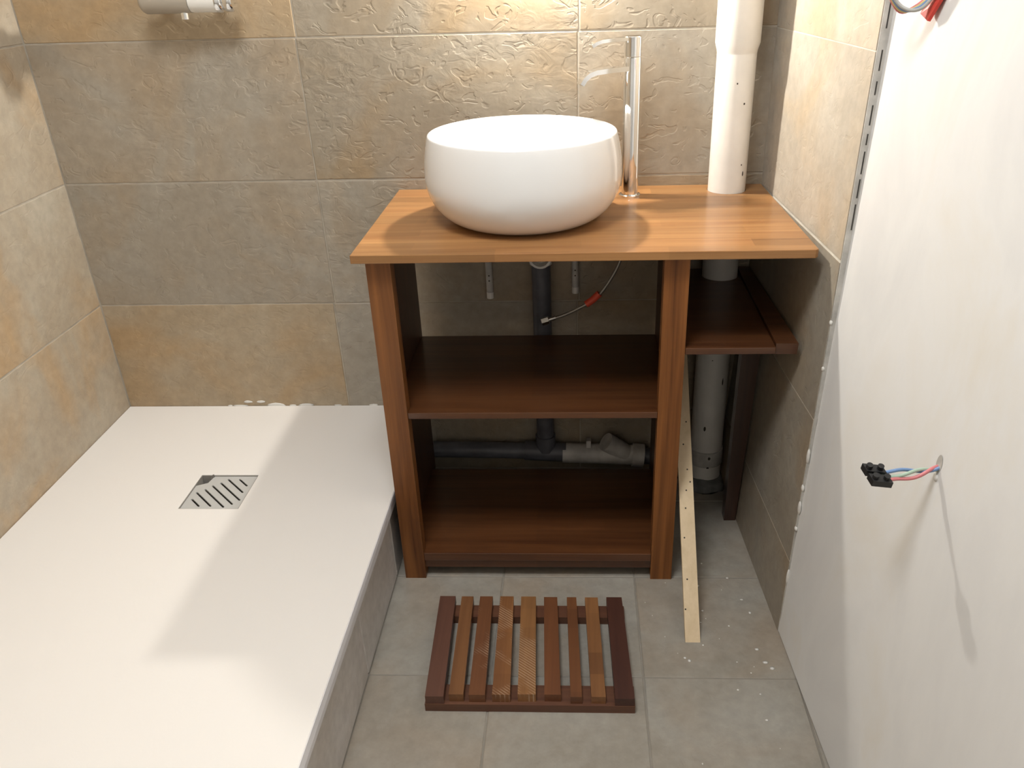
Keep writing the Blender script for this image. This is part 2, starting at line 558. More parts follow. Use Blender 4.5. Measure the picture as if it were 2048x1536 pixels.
def wallgrid(bm, za, zb, y0, f0, f1, ny=8, nz=5):
    """slab that follows the twisted wall face from y0 to the edge of the tiling"""
    G = []
    for f in (f0, f1):
        G.append([[bm.verts.new((f(y0 + (bound(z) - y0) * i / ny, z), y0 + (bound(z) - y0) * i / ny, z)) for i in range(ny + 1)]
                  for z in [za + (zb - za) * j / nz for j in range(nz + 1)]])
    A, B = G
    for j in range(nz):
        for i in range(ny):
            bm.faces.new((A[j][i], A[j + 1][i], A[j + 1][i + 1], A[j][i + 1]))
            bm.faces.new((B[j][i], B[j][i + 1], B[j + 1][i + 1], B[j + 1][i]))
    for i in range(ny):
        bm.faces.new((A[0][i], A[0][i + 1], B[0][i + 1], B[0][i]))
        bm.faces.new((A[nz][i + 1], A[nz][i], B[nz][i], B[nz][i + 1]))
    for j in range(nz):
        bm.faces.new((A[j + 1][0], A[j][0], B[j][0], B[j + 1][0]))
        bm.faces.new((A[j][ny], A[j + 1][ny], B[j + 1][ny], B[j][ny]))

bm = bmesh.new()
ZT = ROOM_Z1
for za, zb in ((0.0, 0.758), (0.758, 1.3), (1.3, ZT)):
    wallgrid(bm, za, zb, 0.0, lambda y, z: wx(y, z) + 0.0009, lambda y, z: 1.95)
wall_right = finish(bm, 'wall_right', 'grout_pale')
tag(wall_right, 'pale stone-tiled end of the wall beside the white soil pipe', kind='structure')
RZ = [0.0, 0.166, 0.467, 0.758, 1.083, 1.384, 1.685, 1.986, ZT]
for r in range(len(RZ) - 1):
    z0, z1 = RZ[r] + JOINT / 2, RZ[r + 1] - JOINT / 2
    if r == 2:
        z1 -= 0.003
    bm = bmesh.new()
    wallgrid(bm, z0, z1, -0.001, wx, lambda y, z: wx(y, z) + 0.010)
    finish(bm, 'tile', 'tile_right' if r > 2 else 'tile_right_shaded', wall_right, bevel=0.0016, seg=1)

bm = bmesh.new()
YF = ROOM_Y0 - 0.1
for za, zb in ((0.003, 1.2), (1.2, 1.3), (1.3, ZT)):
    wallhexa(bm, [(bound(za), za), (YF, za), (YF, zb), (bound(zb), zb)], plx, lambda y, z: 1.95)
plaster = finish(bm, 'wall_right_plaster', 'plaster')
tag(plaster, 'bare off-white plaster wall to the right of the tiles', kind='structure')

# mortar edge of the tiles, with the dark gaps in it
bm = bmesh.new()
for za, zb in ((0.0, 0.4), (0.4, 0.8), (0.8, 1.2), (1.2, 1.3), (1.3, ZT)):
    hexa(bm, [(wx(bound(za), za) + 0.0015, bound(za), za), (plx(bound(za), za) + 0.004, bound(za), za),
              (plx(bound(za), za) + 0.004, bound(za) - 0.003, za), (wx(bound(za), za) + 0.0015, bound(za) - 0.003, za),
              (wx(bound(zb), zb) + 0.0015, bound(zb), zb), (plx(bound(zb), zb) + 0.004, bound(zb), zb),
              (plx(bound(zb), zb) + 0.004, bound(zb) - 0.003, zb), (wx(bound(zb), zb) + 0.0015, bound(zb) - 0.003, zb)])
trim = finish(bm, 'trim_1', 'mortar')
tag(trim, 'grey mortar edge between the wall tiles and the plaster', kind='structure')
for za, zb in ((1.115, 1.165), (1.055, 1.085), (1.02, 1.04), (0.975, 1.005), (0.945, 0.962), (0.90, 0.935), (0.862, 0.892), (0.81, 0.852), (0.455, 0.47)):
    bm = bmesh.new()
    c = []
    for z in (za, zb):
        y = bound(z) - 0.0034
        x = wx(y, z) + 0.0075 + 0.002 * (z - 0.8)
        c += [(x, y, z), (x + 0.0022, y, z), (x + 0.0022, y + 0.002, z), (x, y + 0.002, z)]
    hexa(bm, c)
    finish(bm, 'gap', 'slot', trim)
for za, zb, w in ((0.375, 0.41, 0.006), (0.27, 0.30, 0.007), (0.235, 0.245, 0.006), (0.32, 0.335, 0.005), (0.11, 0.15, 0.004), (0.56, 0.57, 0.004), (0.645, 0.655, 0.004)):
    bm = bmesh.new()
    bmesh.ops.create_icosphere(bm, subdivisions=2, radius=1.0)
    zc_ = (za + zb) / 2
    for v in bm.verts:
        v.co = Vector((wx(bound(zc_), zc_) + 0.002 + v.co.x * 0.003, bound(zc_) - 0.001 + v.co.y * w * random.uniform(0.8, 1.2), zc_ + v.co.z * (zb - za) / 2 * random.uniform(0.9, 1.1)))
    finish(bm, 'filler_blob', 'filler', trim, smooth=True)

wall_front = box('wall_front', -0.1, 1.95, ROOM_Y0 - 0.12, ROOM_Y0, -0.12, ROOM_Z1, 'paint')
tag(wall_front, 'painted wall at the near end of the bathroom', kind='structure')
ceiling = box('ceiling', -0.12, 1.95, ROOM_Y0 - 0.12, 0.12, ROOM_Z1, ROOM_Z1 + 0.1, 'ceiling')
tag(ceiling, 'white painted bathroom ceiling', kind='structure')

# ------------------------------------------------------------------ wall bulb and added ceiling fill
def wall_bulb():
    x, y, z = BULB_POS
    t = empty('wall_bulb', (x, 0.0, z + 0.06), 'bare light bulb in a wall holder above the basin', 'lamp')
    tube('holder', [(x, 0.0, z + 0.075), (x, y * 0.6, z + 0.075), (x, y, z + 0.068), (x, y, z + 0.05)], 0.009, 'white_plastic', t)
    lathe('socket', [(0, z + 0.056), (0.011, z + 0.056), (0.011, z + 0.022), (0, z + 0.022)], x, y, 'white_plastic', t, n=20)
    bm = bmesh.new()
    bmesh.ops.create_uvsphere(bm, u_segments=20, v_segments=12, radius=BULB_R)
    for v in bm.verts:
        v.co = Vector((v.co.x + x, v.co.y + y, v.co.z * 1.25 + z))
    finish(bm, 'bulb', emit_mat('lit_bulb', (1.0, 0.95, 0.86), BULB_STRENGTH), t, smooth=True)
wall_bulb()

def ceiling_fill():
    x, y, z = 0.90, -1.22, ROOM_Z1
    t = empty('ceiling_fill', (x, y, z), 'added round white fill light on the ceiling, out of view', 'lamp')  # unseen source, added to give the room its soft fill
    lathe('base', [(0, z), (0.30, z), (0.30, z - 0.03), (0, z - 0.03)], x, y, 'white_plastic', t, n=40)
    lathe('diffuser', [(0.285, z - 0.03), (0.27, z - 0.06), (0.2, z - 0.08), (0.1, z - 0.088), (0, z - 0.09)], x, y,
          emit_mat('fill_diffuser', (0.94, 0.975, 1.0), CEIL_STRENGTH), t, n=40)
ceiling_fill()

# ------------------------------------------------------------------ shower tray
TX, TZ = 0.788, 0.1967
TY = -1.88
DX0, DX1, DY0, DY1 = 0.329, 0.461, -0.465, -0.333
tray = empty('shower_tray', (TX / 2, TY, 0), 'low white stone-resin shower tray on a tiled plinth', 'shower tray')
prism('tray_slab', [(0.0005, -0.0005), (0.0005, TY), (0.780, TY), (TX, -0.0005)], TZ - 0.03, TZ, 'tray', tray, bevel=0.0015,
      holes=[[(DX0, DY0), (DX1, DY0), (DX1, DY1), (DX0, DY1)]])
box('drain_pan', DX0 - 0.01, DX1 + 0.01, DY0 - 0.01, DY1 + 0.01, TZ - 0.04, TZ - 0.03, 'pan', tray)
for (xa, xb, ya, yb) in ((DX0, DX1, DY0, DY0 + 0.001), (DX0, DX1, DY1 - 0.001, DY1), (DX0, DX0 + 0.001, DY0 + 0.001, DY1 - 0.001), (DX1 - 0.001, DX1, DY0 + 0.001, DY1 - 0.001)):
    box('drain_collar', xa, xb, ya, yb, TZ - 0.030, TZ - 0.001, 'collar', tray)
plinth = box('plinth', 0.002, 0.768, TY + 0.012, -0.002, 0.0, TZ - 0.041, 'mortar', tray)
cache_p = {}
for ya, yb in ((-0.002, -0.156), (-0.156, -0.4487), (-0.4487, -0.7412), (-0.7412, -1.34), (-1.34, TY + 0.012)):
    me = tile_mesh(cache_p, 0.012, ya - yb - 0.003, TZ - 0.0248)
    link('tile', me, 'plinth_tile', (0.7755, (ya + yb) / 2, (TZ - 0.0248) / 2), plinth)
bm = bmesh.new()
hexa(bm, [(0.7822, TY, TZ - 0.0245), (0.785, TY, TZ - 0.0245), (TX + 0.0012, -0.01, TZ - 0.0245), (TX - 0.004, -0.01, TZ - 0.0245),
          (0.7795, TY, TZ - 0.0012), (0.7806, TY, TZ - 0.0012), (TX + 0.0008, -0.01, TZ - 0.0012), (TX - 0.004, -0.01, TZ - 0.0012)])
finish(bm, 'rim', 'lip', tray)
for sx, sw, sh in ((0.272, 0.006, 0.002), (0.322, 0.012, 0.004), (0.356, 0.012, 0.004), (0.395, 0.024, 0.007), (0.44, 0.010, 0.002), (0.475, 0.020, 0.005), (0.56, 0.010, 0.002), (0.655, 0.012, 0.003), (0.30, 0.02, 0.002)):
    bm = bmesh.new()
    bmesh.ops.create_icosphere(bm, subdivisions=2, radius=1.0)
    zb_ = TZ + (0.012 if sw == 0.012 and sx < 0.4 else 0.001)
    for v in bm.verts:
        v.co = Vector((sx + v.co.x * sw * random.uniform(0.85, 1.15), -0.0006 + v.co.y * 0.0016, zb_ + v.co.z * sh * random.uniform(0.8, 1.2)))
    finish(bm, 'sealant_smear', 'filler', tray, smooth=True)

# drain cover: square plate, one corner cut away, seven diagonal slots
def drain_cover():
    z0, z1 = TZ - 0.0065, TZ - 0.0035
    g = 0.0018
    x0, x1, y0, y1 = DX0 + g, DX1 - g, DY0 + g, DY1 - g
    cx_, cy_ = (x0 + x1) / 2, (y0 + y1) / 2
    t = empty('drain_cover', (cx_, cy_, TZ - 0.03), 'square slotted steel drain cover with one corner open in the tray', 'drain')
    s = 0.7071
    holes = []
    for k in range(-3, 4):
        off = k * 0.0185
        ln = {0: 0.050, 1: 0.047, 2: 0.036, 3: 0.018}[abs(k)]
        hw_ = 0.0022
        # slots run from back-left to front-right; rows step along the other diagonal
        mx, my = cx_ + off * s, cy_ + off * s
        if abs(k) <= 1:
            mx += 0.009
            my -= 0.009
        d = Vector((s, -s))
        n_ = Vector((s, s))
        m_ = Vector((mx, my))
        pts = []
        for a in range(7):
            ang = -math.pi / 2 + math.pi * a / 6
            q = m_ + d * (ln + hw_ * math.cos(ang)) + n_ * (hw_ * math.sin(ang))
            pts.append((q.x, q.y))
        for a in range(7):
            ang = math.pi / 2 + math.pi * a / 6
            q = m_ - d * ln + d * (hw_ * math.cos(ang)) + n_ * (hw_ * math.sin(ang))
            pts.append((q.x, q.y))
        holes.append(pts)
    poly = [(x0, y0), (x1, y0), (x1, y1), (x0 + 0.028, y1), (x0 + 0.023, y1 - 0.026), (x0, y1 - 0.038)]
    prism('plate', poly, z0, z1, 'plate', t, holes=holes)
    box('leg', x1 - 0.014, x1 - 0.006, y0 + 0.006, y0 + 0.014, TZ - 0.03, z0 + 0.0005, 'steel', t)
    box('leg', x0 + 0.006, x0 + 0.014, y0 + 0.006, y0 + 0.014, TZ - 0.03, z0 + 0.0005, 'steel', t)
    box('leg', x1 - 0.014, x1 - 0.006, y1 - 0.014, y1 - 0.006, TZ - 0.03, z0 + 0.0005, 'steel', t)
    # turned-up tongue at the open corner
    bm = bmesh.new()
    hexa(bm, [(x0 + 0.022, y1 - 0.014, z0), (x0 + 0.028, y1 - 0.001, z0), (x0 + 0.0295, y1 - 0.001, z0), (x0 + 0.0235, y1 - 0.014, z0),
              (x0 + 0.0235, y1 - 0.008, TZ + 0.003), (x0 + 0.0265, y1 - 0.001, TZ + 0.003), (x0 + 0.028, y1 - 0.001, TZ + 0.003), (x0 + 0.025, y1 - 0.008, TZ + 0.003)])
    finish(bm, 'tongue', 'pan', t)
drain_cover()

# ------------------------------------------------------------------ vanity cabinet
YFRT = -0.455
CZ0, CZ1 = 0.744, 0.760
PIPE = (1.521, -0.0465)
cab = empty('vanity_cabinet', (1.10, -0.25, 0), 'open reddish-brown oak washstand with two shelves', 'cabinet')
box('leg', 0.803, 0.849, YFRT, YFRT + 0.030, 0.0, CZ0, 'wood_post', cab, bevel=0.0012)
box('leg', 1.3497, 1.3957, YFRT, YFRT + 0.030, 0.0, CZ0, 'wood_post', cab, bevel=0.0012)
box('side_panel', 0.803, 0.8145, YFRT + 0.030, -0.062, 0.0, CZ0, 'wood_panel_shaded', cab, bevel=0.0008)
box('side_panel', 1.3762, 1.3957, YFRT + 0.030, -0.062, 0.0, CZ0, 'wood_panel_shaded', cab, bevel=0.0008)
def shelf(z0, z1, yb):
    poly = [(0.849, YFRT + 0.002), (1.3497, YFRT + 0.002), (1.3497, YFRT + 0.030), (1.3762, YFRT + 0.030), (1.3762, yb), (0.8145, yb), (0.8145, YFRT + 0.030), (0.849, YFRT + 0.030)]
    prism('shelf', poly, z0, z1, 'wood_shelf', cab, bevel=0.0012)
shelf(0.4085, 0.4225, -0.068)
shelf(0.048, 0.068, -0.110)
box('kick_board', 0.849, 1.3497, YFRT + 0.008, YFRT + 0.024, 0.026, 0.048, 'wood_shelf', cab, bevel=0.001)

top = prism('countertop', [(0.7825, -0.478), (1.611, -0.478), (1.6165, -0.4725), (1.606, -0.001), (0.7825, -0.001)], CZ0, CZ1, 'wood_top',
            None, bevel=0.0015, holes=[(PIPE[0], PIPE[1], 0.0415)])
tag(top, 'glossy golden-brown oak worktop carrying the white basin', 'worktop')

# small shelf to the right of the cabinet
cs = empty('corner_shelf', (1.5, -0.25, 0.0), 'small dark brown shelf between the cabinet and the right wall', 'shelf')
prism('board', [(1.3962, YFRT), (1.567, YFRT), (1.567, -0.002), (1.3962, -0.002)], 0.548, 0.562, 'wood_corner', cs, bevel=0.0015,
      holes=[(PIPE[0], PIPE[1], 0.0415)])
bm = bmesh.new()
hexa(bm, [(1.5675, YFRT + 0.006, 0.546), (wx(YFRT, 0.546) - 0.012, YFRT + 0.004, 0.546), (wx(-0.01, 0.546) - 0.001, -0.01, 0.546), (1.5675, -0.01, 0.546),
          (1.5675, YFRT + 0.006, 0.568), (wx(YFRT, 0.568) - 0.012, YFRT + 0.004, 0.568), (wx(-0.01, 0.568) - 0.001, -0.01, 0.568), (1.5675, -0.01, 0.568)])
finish(bm, 'wall_batten', 'wood_corner', cs, bevel=0.005, seg=3)
bm = bmesh.new()
hexa(bm, [(1.545, -0.236, 0), (1.5725, -0.236, 0), (1.5725, -0.205, 0), (1.545, -0.205, 0),
          (1.551, -0.236, 0.547), (1.594, -0.236, 0.547), (1.594, -0.205, 0.547), (1.551, -0.205, 0.547)])
finish(bm, 'support', 'wood_dark', cs, bevel=0.001)

# ------------------------------------------------------------------ washbasin
def washbasin():
    cx, cy, z = 1.086, -0.243, CZ1
    Rr, hr, Rw, hw, rb, e = 0.184, 0.169, 0.194, 0.088, 0.118, 1.93
    t = empty('washbasin', (cx, cy, z), 'round white ceramic bowl basin on the wooden worktop', 'washbasin')
    prof = [(0, z), (rb - 0.004, z)]
    n = 16
    for k in range(n + 1):
        h = hw * (1 - math.cos(math.pi / 2 * k / n))
        tt = (hw - h) / hw
        prof.append((rb + (Rw - rb) * max(0.0, 1 - tt ** e) ** (1 / e), z + max(h, 0.0006)))
    for k in range(1, 9):
        tt = k / 8
        prof.append((Rw - (Rw - Rr) * tt ** 2, z + hw + (hr - 0.004 - hw) * tt))
    prof += [(Rr - 0.0012, z + hr - 0.0012), (Rr - 0.004, z + hr), (Rr - 0.008, z + hr - 0.001), (Rr - 0.0105, z + hr - 0.005)]
    for k in range(1, 15):
        a = math.pi / 2 * k / 14
        prof.append(((Rr - 0.010) * math.cos(a) ** 0.75 if k < 14 else 0.023, z + 0.034 + (hr - 0.040) * (1 - math.sin(a))))
    prof += [(0.022, z + 0.012), (0, z + 0.012)]
    lathe('bowl', prof, cx, cy, 'ceramic', t, n=96, auto=1.2)
    lathe('plug', [(0, z + 0.033), (0.016, z + 0.034), (0.0205, z + 0.0365), (0.0205, z + 0.040), (0.012, z + 0.042), (0, z + 0.0425)], cx, cy, 'chrome', t, n=32)
washbasin()

# ------------------------------------------------------------------ tap
def tap():
    cx, cy, z = 1.3055, -0.088, CZ1
    t = empty('basin_tap', (cx, cy, z), 'tall chrome mixer tap beside the white basin', 'tap')
    lathe('base', [(0, z), (0.0235, z), (0.0235, z + 0.004), (0.0215, z + 0.0055), (0, z + 0.0055)], cx, cy, 'chrome', t, n=40, auto=0.5)
    lathe('body', [(0, z + 0.005), (0.0180, z + 0.005), (0.0178, z + 0.15), (0.0178, z + 0.2795), (0.0172, z + 0.281), (0, z + 0.281)], cx, cy, 'chrome', t, n=48, auto=0.5)
    d = Vector((-0.93, -0.37, 0)).normalized()
    nrm = Vector((-d.y, d.x, 0))
    def blade(name, pts, w, th, parent):
        """flat bar through pts (along, height) with half width w and thickness th"""
        bm = bmesh.new()
        rings = []
        P = pts
        for i, (a, h) in enumerate(P):
            a0, h0 = P[max(i - 1, 0)]
            a1, h1 = P[min(i + 1, len(P) - 1)]
            tx, tz = a1 - a0, h1 - h0
            l = math.hypot(tx, tz)
            nx, nz = -tz / l, tx / l
            ww = w * (1.0 if i < len(P) - 1 else 0.85)
            ring = []
            for sx, sh in ((-1, -1), (1, -1), (1, 1), (-1, 1)):
                q = Vector((cx, cy, z)) + d * (a + nx * sh * th / 2) + nrm * (sx * ww) + Vector((0, 0, h + nz * sh * th / 2))
                ring.append(bm.verts.new(q))
            rings.append(ring)
        for a_, b_ in zip(rings[:-1], rings[1:]):
            for k in range(4):
                bm.faces.new((a_[k], a_[(k + 1) % 4], b_[(k + 1) % 4], b_[k]))
        bm.faces.new(rings[0][::-1])
        bm.faces.new(rings[-1])
        return finish(bm, name, 'chrome', parent, bevel=0.0022, seg=3, smooth=True, auto=0.8)
    spout = [(0.010, 0.2600), (0.05, 0.2590), (0.082, 0.2570), (0.097, 0.2530), (0.108, 0.2450), (0.114, 0.2350)]
    sp = blade('spout', spout, 0.0125, 0.009, t)
    lv = lathe('lever_cap', [(0, z + 0.2815), (0.0178, z + 0.2825), (0.0178, z + 0.318), (0.0165, z + 0.320), (0, z + 0.320)], cx, cy, 'chrome', t, n=48, auto=0.5)
    blade('handle', [(0.005, 0.3150), (0.045, 0.3150), (0.070, 0.3135), (0.083, 0.3100), (0.091, 0.3050)], 0.010, 0.0065, lv)
tap()

# ------------------------------------------------------------------ soil pipe
def soil_pipe():
    cx, cy = PIPE
    t = empty('soil_pipe', (cx, cy, 0), 'thick white plastic soil pipe standing in the corner', 'pipe')
    lathe('pipe', [(0, 0.0), (0.0405, 0.0), (0.0405, 1.062), (0, 1.062)], cx, cy, 'pvc_white', t, n=48, auto=0.5)
    lathe('upper_socket', [(0.0405, 1.040), (0.0415, 1.046), (0.0455, 1.060), (0.0455, ROOM_Z1 - 0.001), (0.0, ROOM_Z1 - 0.001), (0, 1.05)], cx, cy, 'pvc_white', t, n=48, auto=0.5)
    lathe('coupling', [(0.0400, 0.055), (0.0432, 0.056), (0.0432, 0.098), (0.0400, 0.099)], cx, cy, 'pvc_dirty', t, n=48, auto=0.5)
    bm = bmesh.new()
    bmesh.ops.create_icosphere(bm, subdivisions=3, radius=1.0)
    for v in bm.verts:
        k = random.uniform(0.9, 1.1)
        v.co = Vector((min(cx + v.co.x * 0.065 * k, 1.566), min(cy + v.co.y * 0.075 * k, -0.001), max(0.0, v.co.z * 0.022 * k)))
    finish(bm, 'cement_collar', 'cement', t, smooth=True)
    for a, z, w, h in ((-1.15, 0.945, 0.004, 0.005), (-1.0, 0.82, 0.003, 0.004), (-0.85, 0.80, 0.004, 0.012), (-1.6, 0.985, 0.003, 0.004), (-1.0, 0.30, 0.004, 0.02), (-1.9, 0.17, 0.006, 0.014), (-1.5, 0.085, 0.007, 0.010), (-1.55, 0.057, 0.007, 0.006), (-1.75, 0.36, 0.003, 0.003)):
        r = 0.0409 if z > 0.1 or z < 0.05 else 0.0436
        bm = bmesh.new()
        vs_ = []
        for k in range(10):
            an = 2 * math.pi * k / 10
            aa = a + math.cos(an) * w * 0.5 / r
            vs_.append(bm.verts.new((cx + r * math.cos(aa), cy + r * math.sin(aa), z + math.sin(an) * h * 0.5 * random.uniform(0.7, 1.2))))
        bm.faces.new(vs_)
        finish(bm, 'scuff_mark', 'dark', t)
soil_pipe()

# ------------------------------------------------------------------ waste pipes under the basin
def waste_pipe():
    X, Y = 1.106, -0.034
    t = empty('waste_pipe', (X, Y, 0.07), 'grey plastic waste pipe with a white branch behind the cabinet shelves', 'pipe')
    hollow('riser', (X, Y, 0.085), (X, Y, 0.60), 0.0225, 0.0195, 'pvc_grey', t)
    tube('run', [(0.7895, Y, 0.082), (1.0, Y, 0.078), (1.155, Y, 0.072)], 0.0215, 'pvc_grey', t, n=24)
    tube('tee', [(1.05, Y, 0.0775), (1.158, Y, 0.0715)], 0.0255, 'pvc_grey', t, n=24)
    hollow('tee_collar', (X, Y, 0.082), (X, Y, 0.125), 0.0262, 0.021, 'pvc_grey', t)
    w = tube('branch', [(1.150, Y, 0.0705), (1.25, Y, 0.067), (1.350, Y, 0.062)], 0.0265, 'pvc_dirty', t, n=24)
    tube('branch_arm', [(1.325, Y, 0.060), (1.292, Y - 0.006, 0.088), (1.262, Y - 0.014, 0.112)], 0.0245, 'pvc_dirty', w, n=24)
    tube('branch_collar', [(1.333, Y, 0.0635), (1.362, Y, 0.061)], 0.0312, 'pvc_dirty', w, n=24)
    tube('outlet', [(1.36, Y, 0.061), (1.4815, Y - 0.01, 0.054)], 0.022, 'pvc_grey', w, n=24)
    box('clip', 1.212, 1.224, Y - 0.012, Y + 0.006, 0.090, 0.112, 'pvc_dirty', w, bevel=0.002)
    # white open elbow at the top of the riser
    el = tube('elbow', [(X, Y, 0.59), (X, Y, 0.615), (X + 0.003, Y - 0.008, 0.632), (X + 0.006, Y - 0.022, 0.638)], 0.0265, 'pvc_white', t, n=24)
    hollow('elbow_mouth', (X + 0.004, Y - 0.012, 0.622), (X + 0.000, Y - 0.052, 0.621), 0.0265, 0.0215, 'pvc_white', el)
    tube('elbow_stub', [(X + 0.02, Y, 0.625), (X + 0.055, Y - 0.01, 0.640)], 0.008, 'pvc_white', el)
waste_pipe()

for x, z0, lab in ((0.980, 0.497, 'longer white supply pipe end hanging behind the cabinet, left of the grey riser'), (1.186, 0.508, 'shorter white supply pipe end hanging behind the cabinet, beside the hose')):
    t = empty('supply_pipe', (x, -0.010, z0), lab, 'pipe')
    tube('pipe', [(x, -0.0085, z0), (x, -0.0085, 0.70), (x, -0.0085, 0.735)], 0.0082, 'pvc_dirty', t, n=16)
    lathe('end_cap', [(0, z0 - 0.002), (0.0085, z0 - 0.001), (0.0085, z0 + 0.014), (0.0078, z0 + 0.015)], x, -0.0086, 'pvc_white', t, n=16)
    for dz in (0.045, 0.058):
        bm = bmesh.new()
        bmesh.ops.create_icosphere(bm, subdivisions=1, radius=0.0022)
        for v in bm.verts:
            v.co = Vector((x + v.co.x, -0.0163 + v.co.y * 0.5, z0 + dz + v.co.z))
        finish(bm, 'dark_spot', 'dark', t)

def hose():
    t = empty('flexible_hose', (1.2955, -0.09, 0.743), 'thin braided steel tap hose with a red tag hanging under the worktop', 'hose')
    pts = catmull([(1.2995, -0.088, 0.7435), (1.297, -0.094, 0.68), (1.287, -0.099, 0.615), (1.254, -0.1, 0.553), (1.224, -0.1, 0.521), (1.165, -0.1, 0.489), (1.124, -0.1, 0.4755)], 6)
    tube('hose', pts, 0.0036, 'braid', t, n=10)
    a, b = Vector((1.238, -0.1, 0.5345)), Vector((1.2155, -0.1, 0.5135))
    tg = tube('tag', [Vector((1.2415, -0.1, 0.539)), (a + b) / 2, Vector((1.2115, -0.1, 0.513))], 0.0085, 'redtag', t, n=8)
    tube('ferrule', [(1.140, -0.1, 0.4805), (1.124, -0.1, 0.4755)], 0.0050, 'steel', t, n=12)
    tube('nut', [(1.124, -0.1, 0.4755), (1.108, -0.1, 0.4705)], 0.0095, 'steel', t, n=6)
hose()

# ------------------------------------------------------------------ loose pine lath
def lath():
    t = empty('wooden_lath', (1.4205, -0.638, 0), 'raw pine lath leaning behind the right leg of the cabinet', 'lath')
    a = Vector((1.4205, -0.634, 0.0))
    b = Vector((1.4185, -0.112, 0.530))
    d = (b - a).normalized()
    sx = Vector((1, 0, 0))
    n_ = sx.cross(d).normalized()
    if n_.y > 0:
        n_ = -n_
    bm = bmesh.new()
    w, th = 0.0150, 0.010
    c = []
    for p in (a, b):
        q = p.copy()
        for s1, s2 in ((-1, 1), (1, 1), (1, 0), (-1, 0)):
            c.append(q + sx * w * s1 + n_ * (th * s2) )
    for i in range(2):
        pass
    # foot cut level with the floor
    for i in range(4):
        c[i] = c[i] - d * (c[i].z / d.z)
    hexa(bm, c)
    finish(bm, 'strip', 'lath', t, bevel=0.0008)
    for s, off in ((0.115, -0.006), (0.20, -0.008), (0.262, -0.003), (0.30, 0.0), (0.318, 0.009), (0.345, 0.004), (0.40, -0.002), (0.055, -0.012), (0.45, 0.006)):
        p = a + d * s + sx * off + n_ * (th + 0.0004)
        bm = bmesh.new()
        vv = []
        for k in range(8):
            an = 2 * math.pi * k / 8
            vv.append(bm.verts.new(p + (sx * math.cos(an) + d * math.sin(an)) * 0.0018))
        bm.faces.new(vv)
        finish(bm, 'nail_hole', 'dark', t)
lath()

# ------------------------------------------------------------------ slatted duckboard
def duckboard():
    t = empty('duckboard', (1.10, -0.69, 0), 'small wooden slatted duckboard of mixed brown slats on the floor', 'duckboard')
    yb, yf_, z0, z1 = -0.556, -0.826, 0.018, 0.036
    rail = wood_mat('duckboard_rail', (0.075, 0.028, 0.016), (0.17, 0.070, 0.034), 'X', rough=0.5, coat=0.1)
    box('rail', 0.907, 1.2935, -0.8285, -0.781, 0.0, z0, rail, t, bevel=0.001)
    box('rail', 0.907, 1.2855, -0.598, -0.563, 0.0, z0, rail, t, bevel=0.001)
    back = [0.898, 0.931, 0.944, 0.969, 0.983, 1.010, 1.026, 1.054, 1.070, 1.101, 1.118, 1.146, 1.166, 1.186, 1.204, 1.231, 1.249, 1.281]
    front = [0.909, 0.943, 0.952, 0.979, 0.989, 1.019, 1.032, 1.065, 1.079, 1.112, 1.128, 1.158, 1.176, 1.197, 1.214, 1.240, 1.257, 1.292]
    cols = [((0.080, 0.031, 0.020), (0.14, 0.060, 0.038), 0, 0), ((0.17, 0.066, 0.022), (0.27, 0.118, 0.043), 0, 0),
            ((0.13, 0.046, 0.018), (0.22, 0.085, 0.030), 1, 0), ((0.18, 0.070, 0.024), (0.29, 0.125, 0.043), 1, 0.3),
            ((0.23, 0.100, 0.034), (0.36, 0.170, 0.060), 1, 0.25), ((0.13, 0.044, 0.016), (0.21, 0.076, 0.026), 0, 0),
            ((0.12, 0.042, 0.016), (0.20, 0.078, 0.026), 0, 0.5), ((0.19, 0.078, 0.028), (0.31, 0.140, 0.050), 0, 0.8),
            ((0.050, 0.016, 0.010), (0.085, 0.029, 0.017), 0, 0)]
    for k in range(9):
        dk, lt, scr, pt = cols[k]
        dk, lt = tuple(c * 0.8 for c in dk), tuple(c * 0.8 for c in lt)
        m = wood_mat('duckboard_slat', dk, lt, 'Y', rough=0.5, coat=0.12, scratch=bool(scr), patchy=pt)
        dy = random.uniform(-0.002, 0.003)
        yf2 = -0.8275 if k in (0, 8) else -0.822 + dy
        bm = bmesh.new()
        zz = z1 + random.uniform(-0.001, 0.001)
        hexa(bm, [(front[2 * k], yf2, z0), (front[2 * k + 1], yf2, z0), (back[2 * k + 1], yb, z0), (back[2 * k], yb, z0),
                  (front[2 * k], yf2, zz), (front[2 * k + 1], yf2, zz), (back[2 * k + 1], yb, zz), (back[2 * k], yb, zz)])
        finish(bm, 'slat', m, t, bevel=0.0015)
duckboard()

